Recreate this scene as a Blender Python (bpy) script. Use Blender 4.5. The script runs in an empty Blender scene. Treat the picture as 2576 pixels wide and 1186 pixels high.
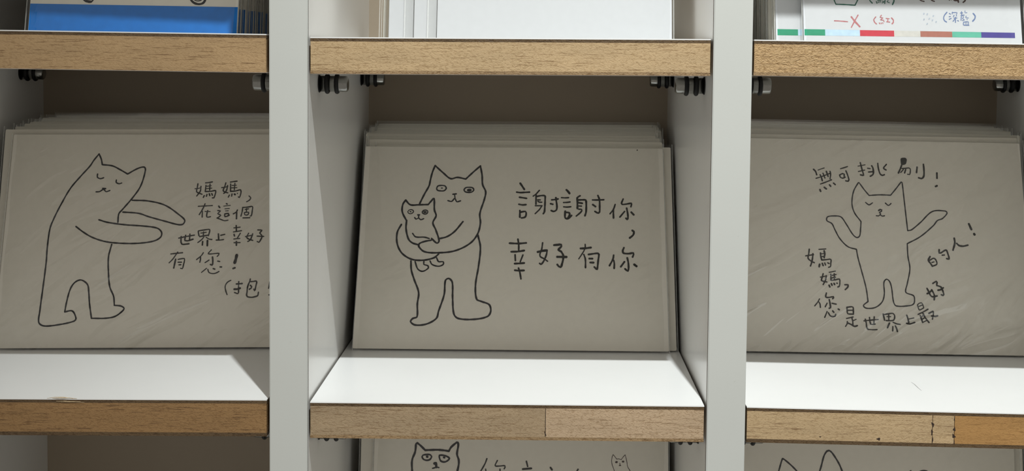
import bpy, bmesh, math, random
from mathutils import Vector, Matrix

random.seed(7)
C = bpy.context.scene.collection
SC = bpy.context.scene
MM = 0.001
OZ = 1.2                      # the middle shelf stands 1.2 m above the floor level z = 0

# ------------------------------------------------------------------ camera
cam_d = bpy.data.cameras.new('camera')
cam = bpy.data.objects.new('camera', cam_d)
C.objects.link(cam)
yaw, pitch, roll = -0.012727363824362743, 0.059192127238055545, 0.009842197817719582
cy, sy, cp, sp, cr, sr = math.cos(yaw), math.sin(yaw), math.cos(pitch), math.sin(pitch), math.cos(roll), math.sin(roll)
f_ = Vector((sy * cp, cy * cp, -sp)); r_ = Vector((cy, -sy, 0)); u_ = r_.cross(f_)
r2 = cr * r_ + sr * u_; u2 = -sr * r_ + cr * u_
cam.matrix_world = Matrix(((r2.x, u2.x, -f_.x, 0.012463778), (r2.y, u2.y, -f_.y, -0.53721366),
                           (r2.z, u2.z, -f_.z, 0.1407588 + OZ), (0, 0, 0, 1)))
cam_d.sensor_width = 36.0
cam_d.lens = 3400.0 / 2576.0 * 36.0
cam_d.shift_x = (1288 - 1316.967) / 2576.0
cam_d.shift_y = (342.593 - 593) / 2576.0
cam_d.clip_start = 0.01
SC.camera = cam

# ------------------------------------------------------------------ light
world = bpy.data.worlds.new('shop_ambient'); SC.world = world
world.use_nodes = True
bg = world.node_tree.nodes['Background']
bg.inputs[0].default_value = (1.0, 0.93, 0.83, 1)
bg.inputs[1].default_value = 0.375
sp_d = bpy.data.lights.new('track_spot', 'SPOT')
sp_d.energy = 59.0
sp_d.color = (0.96, 1.0, 0.99)
sp_d.shadow_soft_size = 0.009
sp_d.spot_size = math.radians(58)
sp_d.spot_blend = 1.0
spot = bpy.data.objects.new('track_spot', sp_d); C.objects.link(spot)
spot.location = (0.1196, -0.507, 0.972 + OZ)
tgt = Vector((0.19, 0.05, 0.06 + OZ))
spot.rotation_euler = (tgt - spot.location).to_track_quat('-Z', 'Y').to_euler()
SC.view_settings.view_transform = 'Standard'
SC.view_settings.look = 'None'
SC.view_settings.gamma = 1.0
SC.view_settings.use_curve_mapping = False
SC.view_settings.exposure = 0.0
SC.cycles.transparent_max_bounces = 40
SC.cycles.max_bounces = 12

# ------------------------------------------------------------------ materials
def mat(name):
    m = bpy.data.materials.new(name); m.use_nodes = True
    nt = m.node_tree; b = nt.nodes['Principled BSDF']
    return m, nt, b

def N(nt, typ, **kw):
    n = nt.nodes.new(typ)
    for k, v in kw.items():
        if k in n.inputs: n.inputs[k].default_value = v
        else: setattr(n, k, v)
    return n

def noise(nt, scale, sc3=(1, 1, 1), detail=4, rough=0.55, loc=(0, 0, 0)):
    tc = N(nt, 'ShaderNodeTexCoord'); mp = N(nt, 'ShaderNodeMapping')
    mp.inputs['Scale'].default_value = sc3; mp.inputs['Location'].default_value = loc
    nt.links.new(tc.outputs['Object'], mp.inputs[0])
    n = N(nt, 'ShaderNodeTexNoise'); n.inputs['Scale'].default_value = scale
    n.inputs['Detail'].default_value = detail; n.inputs['Roughness'].default_value = rough
    nt.links.new(mp.outputs[0], n.inputs['Vector'])
    return n

def ramp(nt, src, stops):
    r = N(nt, 'ShaderNodeValToRGB'); nt.links.new(src, r.inputs[0])
    el = r.color_ramp.elements
    while len(el) < len(stops): el.new(0.5)
    for e, (p, c) in zip(el, stops):
        e.position = p; e.color = (*c, 1) if len(c) == 3 else c
    return r

def mixc(nt, fac, a, b, mode='MIX'):
    m = N(nt, 'ShaderNodeMix', data_type='RGBA', blend_type=mode)
    if isinstance(fac, float): m.inputs[0].default_value = fac
    else: nt.links.new(fac, m.inputs[0])
    for i, x in ((6, a), (7, b)):
        if isinstance(x, tuple): m.inputs[i].default_value = (*x, 1)
        else: nt.links.new(x, m.inputs[i])
    return m.outputs[2]

def bump(nt, b, h, strength, dist):
    bp = N(nt, 'ShaderNodeBump'); bp.inputs['Strength'].default_value = strength
    bp.inputs['Distance'].default_value = dist
    nt.links.new(h, bp.inputs['Height']); nt.links.new(bp.outputs[0], b.inputs['Normal'])
    return bp

def plain(name, col, rough=0.6, spec=0.5, metal=0.0, var=0.03, scale=60.0):
    m, nt, b = mat(name)
    n = noise(nt, scale)
    lo = tuple(c * (1 - var) for c in col); hi = tuple(min(1, c * (1 + var)) for c in col)
    r = ramp(nt, n.outputs['Fac'], [(0.35, lo), (0.65, hi)])
    nt.links.new(r.outputs[0], b.inputs['Base Color'])
    b.inputs['Roughness'].default_value = rough; b.inputs['Specular IOR Level'].default_value = spec
    b.inputs['Metallic'].default_value = metal
    return m

def laminate(name, col, rough):
    m, nt, b = mat(name)
    n = noise(nt, 25.0, detail=5)
    r = ramp(nt, n.outputs['Fac'], [(0.3, tuple(c * 0.975 for c in col)), (0.7, col)])
    sm = noise(nt, 420.0, (1, 1, 1), 2)
    r2_ = ramp(nt, sm.outputs['Fac'], [(0.72, (1, 1, 1)), (0.8, (0.93, 0.92, 0.9))])
    nt.links.new(mixc(nt, 1.0, r.outputs[0], r2_.outputs[0], 'MULTIPLY'), b.inputs['Base Color'])
    b.inputs['Roughness'].default_value = rough
    fine = noise(nt, 900.0, detail=2)
    bump(nt, b, fine.outputs['Fac'], 0.05, 0.0002)
    return m

def wood(name, col, dark, seed, rough_amt=0.5, slant=0.0):
    """end-sawn core strip: fine fibres along X, short dark pores, torn and furry relief"""
    m, nt, b = mat(name)
    base = noise(nt, 1.0, (30, 60, 160), 3, 0.5, (seed, 0, 0))
    c0 = ramp(nt, base.outputs['Fac'], [(0.3, tuple(x * 0.93 for x in col)), (0.7, tuple(min(1, x * 1.08) for x in col))])
    pore = noise(nt, 1.0, (130, 300, 3000), 2, 0.5, (seed * 2.1, 0, 3))
    p = ramp(nt, pore.outputs['Fac'], [(0.60, (0, 0, 0)), (0.68, (0.7, 0.7, 0.7))])
    c1 = mixc(nt, p.outputs[0], c0.outputs[0], dark)
    # torn fibre texture
    tc = N(nt, 'ShaderNodeTexCoord'); mp = N(nt, 'ShaderNodeMapping')
    mp.inputs['Scale'].default_value = (800, 800, 1200); mp.inputs['Rotation'].default_value = (0, slant, 0)
    mp.inputs['Location'].default_value = (seed, 0, 0)
    nt.links.new(tc.outputs['Object'], mp.inputs[0])
    fur = N(nt, 'ShaderNodeTexNoise'); fur.inputs['Scale'].default_value = 1.0
    fur.inputs['Detail'].default_value = 5; fur.inputs['Distortion'].default_value = 1.1
    nt.links.new(mp.outputs[0], fur.inputs['Vector'])
    fr = ramp(nt, fur.outputs['Fac'], [(0.36, (0.66, 0.60, 0.52)), (0.5, (1, 1, 1)), (0.66, (1.0, 1.0, 1.0))])
    c2 = mixc(nt, min(1.0, rough_amt), c1, mixc(nt, 1.0, c1, fr.outputs[0], 'MULTIPLY'))
    nt.links.new(c2, b.inputs['Base Color'])
    b.inputs['Roughness'].default_value = 0.55
    b.inputs['Specular IOR Level'].default_value = 0.35
    bump(nt, b, fur.outputs['Fac'], min(1.0, 0.5 * rough_amt + 0.15), 0.0005)
    return m

WHITE = laminate('white_laminate', (0.80, 0.80, 0.78), 0.22)
WHITE_TOP = laminate('white_laminate_shelf_top', (0.82, 0.825, 0.82), 0.30)
BAND = laminate('grey_white_edge_band', (0.54, 0.555, 0.53), 0.42)
GLUE = plain('dark_glue_line', (0.07, 0.055, 0.035), 0.8, var=0.2, scale=300)
BACKP = laminate('shade_darkened_back_panel', (0.36, 0.295, 0.22), 0.45)  # panel colour darkened to stand in for shade deep in the bays
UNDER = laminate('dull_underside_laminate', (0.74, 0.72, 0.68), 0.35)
VENEER = wood('dark_crossband_veneer', (0.105, 0.066, 0.032), (0.05, 0.028, 0.012), 3.0, 1.0)
VENEER_L = wood('tan_crossband_veneer', (0.30, 0.20, 0.105), (0.12, 0.07, 0.03), 5.0, 1.0)
PAPER = plain('cream_card_stock', (0.80, 0.76, 0.68), 0.75, 0.25, var=0.012, scale=300)
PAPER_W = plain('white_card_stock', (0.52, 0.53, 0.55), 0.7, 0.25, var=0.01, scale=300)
STEEL = plain('brushed_steel', (0.27, 0.27, 0.255), 0.2, 0.5, 1.0, 0.05, 500)
RUBBER = plain('black_rubber', (0.004, 0.004, 0.004), 0.55, 0.3, var=0.1)

def ink(name, col):
    return plain(name, col, 0.75, 0.15, var=0.15, scale=1500)
INKM = {'d': ink('black_marker_ink', (0.012, 0.012, 0.016)), 't': ink('charcoal_pen_ink', (0.016, 0.015, 0.014)),
        'green': ink('dark_green_ink', (0.012, 0.085, 0.06)), 'red': ink('faded_red_ink', (0.40, 0.15, 0.16)),
        'brown': ink('dark_brown_ink', (0.045, 0.022, 0.018)), 'navy': ink('slate_blue_ink', (0.13, 0.18, 0.32)),
        'dots': ink('grey_blue_ink', (0.36, 0.4, 0.47))}

def sleeve_mat(name, amp, seed, rough=0.06, base=0.07):
    """clear polypropylene sleeve: see-through with a film reflection bent by creases"""
    m = bpy.data.materials.new(name); m.use_nodes = True
    nt = m.node_tree; nt.nodes.clear()
    out = N(nt, 'ShaderNodeOutputMaterial'); mx = N(nt, 'ShaderNodeMixShader')
    tr = N(nt, 'ShaderNodeBsdfTransparent'); tr.inputs[0].default_value = (0.985, 0.985, 0.975, 1)
    gl = N(nt, 'ShaderNodeBsdfGlossy'); gl.inputs['Roughness'].default_value = rough
    lw = N(nt, 'ShaderNodeLayerWeight'); lw.inputs['Blend'].default_value = 0.5
    fr = N(nt, 'ShaderNodeMath', operation='POWER'); nt.links.new(lw.outputs['Facing'], fr.inputs[0]); fr.inputs[1].default_value = 4.5
    tc = N(nt, 'ShaderNodeTexCoord'); mp = N(nt, 'ShaderNodeMapping', vector_type='TEXTURE')
    mp.inputs['Location'].default_value = (seed, seed, 0); mp.inputs['Rotation'].default_value = (0, 0, 0.6)
    mp.inputs['Scale'].default_value = (1 / 22, 1 / 75, 1)
    nt.links.new(tc.outputs['Object'], mp.inputs[0])
    n1 = N(nt, 'ShaderNodeTexNoise'); n1.inputs['Scale'].default_value = 1.0
    n1.inputs['Detail'].default_value = 2.0; n1.inputs['Distortion'].default_value = 0.8
    nt.links.new(mp.outputs[0], n1.inputs['Vector'])
    # creases sit towards the sealed lower edge
    sx = N(nt, 'ShaderNodeSeparateXYZ'); nt.links.new(tc.outputs['Object'], sx.inputs[0])
    mr = N(nt, 'ShaderNodeMapRange'); nt.links.new(sx.outputs['Y'], mr.inputs['Value'])
    mr.inputs['From Min'].default_value = 0.0; mr.inputs['From Max'].default_value = 0.06
    mr.inputs['To Min'].default_value = 1.0; mr.inputs['To Max'].default_value = 0.35
    ml = N(nt, 'ShaderNodeMath', operation='MULTIPLY'); nt.links.new(n1.outputs['Fac'], ml.inputs[0]); nt.links.new(mr.outputs[0], ml.inputs[1])
    bp = N(nt, 'ShaderNodeBump'); bp.inputs['Strength'].default_value = 1.0; bp.inputs['Distance'].default_value = amp
    nt.links.new(ml.outputs[0], bp.inputs['Height'])
    nt.links.new(bp.outputs[0], gl.inputs['Normal']); nt.links.new(bp.outputs[0], lw.inputs['Normal'])
    ad = N(nt, 'ShaderNodeMath', operation='ADD'); ad.use_clamp = True
    nt.links.new(fr.outputs[0], ad.inputs[0]); ad.inputs[1].default_value = base
    nt.links.new(ad.outputs[0], mx.inputs[0])
    nt.links.new(tr.outputs[0], mx.inputs[1]); nt.links.new(gl.outputs[0], mx.inputs[2])
    nt.links.new(mx.outputs[0], out.inputs[0])
    return m
SEAM = bpy.data.materials.new('sleeve_heat_seal'); SEAM.use_nodes = True
_nt = SEAM.node_tree; _nt.nodes.clear()
_o = N(_nt, 'ShaderNodeOutputMaterial'); _m = N(_nt, 'ShaderNodeMixShader'); _m.inputs[0].default_value = 0.3
_t = N(_nt, 'ShaderNodeBsdfTransparent'); _d = N(_nt, 'ShaderNodeBsdfPrincipled')
_d.inputs['Base Color'].default_value = (0.85, 0.86, 0.83, 1); _d.inputs['Roughness'].default_value = 0.25
_nt.links.new(_t.outputs[0], _m.inputs[1]); _nt.links.new(_d.outputs[0], _m.inputs[2]); _nt.links.new(_m.outputs[0], _o.inputs[0])
SLV = sleeve_mat('clear_sleeve_smooth', 0.0006, 1.0)
SLV_R = sleeve_mat('clear_sleeve_creased', 0.010, 4.0, 0.07, 0.10)
SLV_L = sleeve_mat('clear_sleeve_lightly_creased', 0.006, 9.0, 0.07, 0.08)

for _k, _v in (('u', 't'), ('p1', 'd'), ('p2', 'd'), ('e1', 'd'), ('e2', 'd'), ('k', 't')): INKM[_k] = INKM[_v]

# ------------------------------------------------------------------ mesh helpers (all lengths in mm)
def obj(name, bm, m, parent=None, smooth=False):
    me = bpy.data.meshes.new(name); bm.to_mesh(me); bm.free()
    me.materials.append(m)
    if smooth:
        for p in me.polygons: p.use_smooth = True
    o = bpy.data.objects.new(name, me); C.objects.link(o)
    if parent: o.parent = parent
    return o

def box(bm, x0, x1, y0, y1, z0, z1, shear=0.0, cx=0.0):
    """box in mm; shear tilts it: z += shear*(x-cx)"""
    vs = []
    for z in (z0, z1):
        for x, y in ((x0, y0), (x1, y0), (x1, y1), (x0, y1)):
            vs.append(bm.verts.new((x * MM, y * MM, (z + shear * (x - cx)) * MM)))
    for f in ((0, 3, 2, 1), (4, 5, 6, 7), (0, 1, 5, 4), (1, 2, 6, 5), (2, 3, 7, 6), (3, 0, 4, 7)):
        bm.faces.new([vs[i] for i in f])
    return vs

def thing(name, label, cat, group=None, loc=(0, 0, 0)):
    o = bpy.data.objects.new(name, None); C.objects.link(o)
    o.location = loc; o.empty_display_size = 0.02
    o['label'] = label; o['category'] = cat
    if group: o['group'] = group
    return o

# ------------------------------------------------------------------ geometry of the rack (mm)
PIT = 176.5; HW = 80.57; DEPTH = 191.4
BAYS = {'left': -PIT, 'middle': 0.0, 'right': PIT}
ZLO, ZHI = -1200.0, 510.0

unit = thing('shelving_unit', 'white laminate pigeonhole display rack with pale upright dividers and back panel', 'display rack', loc=(0, 0, OZ))
for k in range(4):
    xc = -1.5 * PIT + k * PIT
    w = PIT / 2 - HW
    bm = bmesh.new(); box(bm, xc - w, xc + w, 3.2, DEPTH, ZLO, ZHI)
    up = obj('upright', bm, WHITE, unit)
    bm = bmesh.new(); box(bm, xc - w + .15, xc + w - .15, 1.1, 3.2, ZLO, ZHI)
    obj('glue_line', bm, GLUE, up)
    bm = bmesh.new(); box(bm, xc - w, xc + w, 0.0, 1.1, ZLO, ZHI)
    bmesh.ops.bevel(bm, geom=[e for e in bm.edges if abs(e.verts[0].co.y) < 1e-6 and abs(e.verts[1].co.y) < 1e-6 and abs(e.verts[0].co.z - e.verts[1].co.z) > .1],
                    offset=0.00035, segments=2, affect='EDGES')
    obj('edge_band', bm, BAND, up)
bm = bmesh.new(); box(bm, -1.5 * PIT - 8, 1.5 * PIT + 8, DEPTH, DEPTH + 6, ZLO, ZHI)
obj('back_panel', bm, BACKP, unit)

# wood tones of the exposed core strips
W_TL = wood('core_wood_tan', (0.39, 0.26, 0.135), (0.13, 0.065, 0.025), 1.3, 0.45)
W_TM = wood('core_wood_pale', (0.46, 0.33, 0.185), (0.21, 0.12, 0.05), 2.7, 0.6)
W_TR = wood('core_wood_furry', (0.45, 0.30, 0.15), (0.20, 0.11, 0.04), 8.1, 1.7)
W_BL = wood('core_wood_brown', (0.27, 0.157, 0.066), (0.09, 0.045, 0.018), 5.5, 0.6, 0.5)
W_BM1 = wood('core_wood_greybrown', (0.34, 0.25, 0.155), (0.16, 0.09, 0.04), 11.3, 0.55)
W_BM2 = wood('core_wood_pale_pink', (0.45, 0.33, 0.215), (0.2, 0.12, 0.06), 14.9, 0.65)
W_BR1 = wood('core_wood_cream', (0.45, 0.325, 0.185), (0.17, 0.09, 0.04), 17.2, 0.55)
W_BR2 = wood('core_wood_orange', (0.38, 0.21, 0.075), (0.2, 0.1, 0.03), 21.0, 0.4)
KNOT = plain('dark_gap_filler', (0.03, 0.015, 0.008), 0.8, var=0.3, scale=800)

def shelf(bay, ztop, slope, thick, cores, low_mat, low_t, label, botslope=None):
    cx = BAYS[bay]; x0, x1 = cx - 79.75, cx + 79.6
    if bay == 'left': x0, x1 = cx - 79.9, cx + 79.2
    root = thing('shelf_board', label, 'shelf', 'adjustable shelf boards', (cx * MM, 0, OZ + ztop * MM))
    S = lambda bm, a, b, y0, y1, z0, z1: box(bm, a - cx, b - cx, y0, y1, z0, z1, slope, 0)
    bm = bmesh.new(); S(bm, x0, x1, 1.45, 190, -0.42, 0.0); obj('top_laminate', bm, WHITE_TOP, root)
    bm = bmesh.new(); S(bm, x0, x1, 1.5, 189.5, -1.7, -0.42); obj('upper_crossband', bm, VENEER, root)
    lo = -thick + 0.28
    bm = bmesh.new(); S(bm, x0, x1, 1.5, 189.5, lo, lo + low_t); obj('lower_crossband', bm, low_mat, root)
    bm = bmesh.new(); S(bm, x0, x1, 2.6, 190, -thick, lo); obj('bottom_laminate', bm, UNDER, root)
    for a, b, m in cores:
        a = x0 if a is None else a; b = x1 if b is None else b
        bm = bmesh.new(); S(bm, a + .12, b - .12, 1.48, 189, lo + low_t, -1.7)
        obj('core_strip', bm, m, root)
    return root

SH = {}
SH['TL'] = shelf('left', 149.0, -0.0060, 15.6, [(None, None, W_TL)], W_TL, 1.2, 'upper shelf board with tan sawn wood edge, under the blue-banded cards')
SH['TM'] = shelf('middle', 147.85, 0.0044, 14.85, [(None, None, W_TM)], VENEER_L, 1.3, 'upper shelf board with pale oak-coloured edge, under the blank white card')
SH['TR'] = shelf('right', 147.75, -0.0052, 14.5, [(None, None, W_TR)], VENEER_L, 1.3, 'upper shelf board with torn furry wood edge, under the colour swatch cards')
SH['BL'] = shelf('left', 0.05, 0.0083, 15.45, [(None, None, W_BL)], VENEER, 1.5, 'lower shelf board with dark brown wood edge, under the cat holding out both arms')
SH['BM'] = shelf('middle', 0.24, 0.0030, 15.1, [(None, 15.6, W_BM1), (15.6, None, W_BM2)], VENEER_L, 1.3, 'lower shelf board edged in grey-brown and pinkish strips, under the hugging cats')
SH['BR'] = shelf('right', -0.54, -0.0112, 14.85, [(None, 171.5, W_BR1), (171.5, 180.3, W_BR1), (180.3, None, W_BR2)], VENEER, 1.5, 'lower shelf board edged in cream and orange strips, under the raised-arms cat')
# the row above, out of the frame, that shades the upper bays
for bay, z in (('left', 283.8), ('middle', 492.0), ('right', 292.4)):
    shelf(bay, z, -0.03 if bay == 'left' else 0.0, 15.0, [(None, None, W_TM)], VENEER_L, 1.3, {'left': 'shelf board roofing the bay of blue-banded cards', 'middle': 'shelf board roofing the bay of the blank white card', 'right': 'shelf board roofing the bay of colour swatch cards'}[bay])
for bay, z in (('left', -148.0), ('middle', -147.95), ('right', -148.7)):
    shelf(bay, z, 0.0, 15.0, [(None, None, W_BM1)], VENEER_L, 1.3, {'left': 'shelf board below the dark empty bay', 'middle': 'shelf board carrying the card with the big-eyed cat face', 'right': 'shelf board carrying the card with two pointed cat ears'}[bay])

# dark glue joints, knots and a splinter on the sawn edges
def speck(parent, pts, name='knot'):
    bm = bmesh.new()
    for (x, z, rx, rz, rot) in pts:
        vs = []
        n = 9
        for i in range(n):
            a = 2 * math.pi * i / n; k = 1 + 0.35 * math.sin(3 * a + x)
            dx, dz = rx * k * math.cos(a), rz * k * math.sin(a)
            vs.append((x + dx * math.cos(rot) - dz * math.sin(rot), z + dx * math.sin(rot) + dz * math.cos(rot)))
        top = [bm.verts.new((a * MM, 1.44 * MM, b * MM)) for a, b in vs]
        bot = [bm.verts.new((a * MM, 1.56 * MM, b * MM)) for a, b in vs]
        bm.faces.new(top)
        for i in range(n): bm.faces.new((top[i], bot[i], bot[(i + 1) % n], top[(i + 1) % n]))
    return obj(name, bm, KNOT, parent)

# ------------------------------------------------------------------ shelf pins
def pin_meshes():
    def cyl(r, x0, x1, seg=28, bev=0.0):
        bm = bmesh.new()
        prof = [(x0, 0), (x0, r), (x1 - bev, r), (x1 - bev * .3, r - bev * .35), (x1, r - bev), (x1, 0)]
        rings = []
        for x, rr in prof:
            if rr == 0: rings.append([bm.verts.new((x * MM, 0, 0))])
            else: rings.append([bm.verts.new((x * MM, rr * math.cos(2 * math.pi * i / seg) * MM, rr * math.sin(2 * math.pi * i / seg) * MM)) for i in range(seg)])
        for a, b in zip(rings, rings[1:]):
            for i in range(seg):
                j = (i + 1) % seg
                if len(a) == 1: bm.faces.new((a[0], b[j], b[i]))
                elif len(b) == 1: bm.faces.new((a[i], a[j], b[0]))
                else: bm.faces.new((a[i], a[j], b[j], b[i]))
        bmesh.ops.recalc_face_normals(bm, faces=bm.faces)
        return bm
    def torus(x, R, r, seg=36, sg=12):
        bm = bmesh.new(); rings = []
        for i in range(seg):
            a = 2 * math.pi * i / seg
            rings.append([bm.verts.new(((x + r * math.cos(2 * math.pi * j / sg)) * MM, (R + r * math.sin(2 * math.pi * j / sg)) * math.cos(a) * MM,
                                        (R + r * math.sin(2 * math.pi * j / sg)) * math.sin(a) * MM)) for j in range(sg)])
        for i in range(seg):
            for j in range(sg):
                bm.faces.new((rings[i][j], rings[i][(j + 1) % sg], rings[(i + 1) % seg][(j + 1) % sg], rings[(i + 1) % seg][j]))
        bmesh.ops.recalc_face_normals(bm, faces=bm.faces)
        return bm
    return cyl, torus
cyl, torus = pin_meshes()
pin0 = thing('shelf_pin', 'steel shelf pin with two black rubber rings', 'shelf pin', 'shelf support pins')
pin_parts = [obj('peg', cyl(3.35, 0.5, 12.2, bev=0.7), STEEL, pin0, True),
             obj('flange', cyl(3.7, 0.02, 0.4, bev=0.1), RUBBER, pin0),
             obj('rubber_ring', torus(3.5, 3.35, 0.95), RUBBER, pin0, True),
             obj('rubber_ring', torus(7.6, 3.35, 0.95), RUBBER, pin0, True)]
first = [True]
def pin(bay, side, rear, shelf_key, label):
    if first[0]: r, ch = pin0, pin_parts; first[0] = False
    else:
        r = pin0.copy(); C.objects.link(r)
        for c in pin_parts:
            d = c.copy(); C.objects.link(d); d.parent = r
    cx = BAYS[bay]; s = -1 if side == 'l' else 1
    x = cx + s * HW
    zt = {'TL': (149.0, -.0060, 15.6), 'TM': (147.85, .0044, 14.85), 'TR': (147.75, -.0052, 14.5), 'BL': (.05, .0083, 15.45), 'BM': (.24, .0030, 15.1), 'BR': (-.54, -.0112, 14.85)}[shelf_key]
    z = zt[0] - zt[2] + zt[1] * (x - s * 6 - cx) - 4.32
    r.location = (x * MM, (160.0 if rear else 28.0) * MM, OZ + z * MM)
    r.rotation_euler = (0, 0, 0 if s < 0 else math.pi)
    r['label'] = label
    return r
pin('left', 'r', 0, 'TL', 'steel pin half hidden by the divider, under the tan-edged upper shelf')
pin('left', 'l', 1, 'TL', 'darkest ringed pin, in the corner above the outstretched-arms cat card')
pin('middle', 'l', 0, 'TM', 'larger near pin with two black rings, by the divider above the thank-you card')
pin('middle', 'l', 1, 'TM', 'small far pin with bright stripe, at the left above the thank-you card')
pin('middle', 'r', 0, 'TM', 'larger near pin with two black rings, at the right above the thank-you card')
pin('middle', 'r', 1, 'TM', 'small far pin under the pale upper shelf, by the right back corner of the bay')
pin('right', 'l', 0, 'TR', 'steel pin with one ring showing past the right divider, under the furry-edged shelf')
pin('right', 'r', 1, 'TR', 'dim ringed pin cut by the right border of the photo, under the furry-edged shelf')
pin('left', 'r', 0, 'BL', 'black ring of a pin just under the dark brown lower shelf, by the divider')
pin('middle', 'l', 0, 'BM', 'pin tips peeping out under the lower middle shelf, beside the left divider')
pin('middle', 'r', 0, 'BM', 'pin tips peeping out under the lower middle shelf, beside the right divider')
pin('right', 'l', 0, 'BR', 'pin with clear tip under the lower right shelf, beside the right divider')

# ------------------------------------------------------------------ printed line work
POSE = {
 'c': {'base': [-0.82, 97.55, 1.23], 'u': [0.99999, -0.00178, 0.00298], 'v': [-0.00182, 0.46175, 0.88701], 'W': 150.43, 'H': 105},
 'l': {'base': [-171.01, 93.22, 1.1], 'u': [0.99919, 0.03929, 0.00867], 'v': [-0.02107, 0.32748, 0.94462], 'W': 148.0, 'H': 105},
 'r': {'base': [177.0, 103.87, 0.45], 'u': [0.99934, 0.03452, -0.01169], 'v': [0.00063, 0.30426, 0.95259], 'W': 148.0, 'H': 105},
 'b': {'base': [-174.82, 80.5, 149.31], 'u': [0.9998, 0.02, 0.0], 'v': [-0.00484, 0.24187, 0.9703], 'W': 95.37, 'H': 148},
 'k': {'base': [18.04, 66.0, 148.12], 'u': [1.0, 0.0, 0.0], 'v': [0.0, 0.20791, 0.97815], 'W': 104.61, 'H': 148},
 't': {'base': [181.05, 80.0, 148.03], 'u': [1.0, 0.0, 0.0], 'v': [0.0, 0.24192, 0.9703], 'W': 98.74, 'H': 148},
 's': {'base': [169.57, 84.5, 148.03], 'u': [1.0, 0.0, 0.0], 'v': [0.0, 0.23853, 0.97113], 'W': 99.51, 'H': 148},
 'm': {'base': [4.38, 104.0, -147.66], 'u': [1.0, 0.0, 0.0], 'v': [0.0, 0.19081, 0.98163], 'W': 145.68, 'H': 105},
 'n': {'base': [175.33, 104.0, -148.44], 'u': [1.0, 0.0, 0.0], 'v': [0.0, 0.19081, 0.98163], 'W': 144.79, 'H': 105},
}
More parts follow.
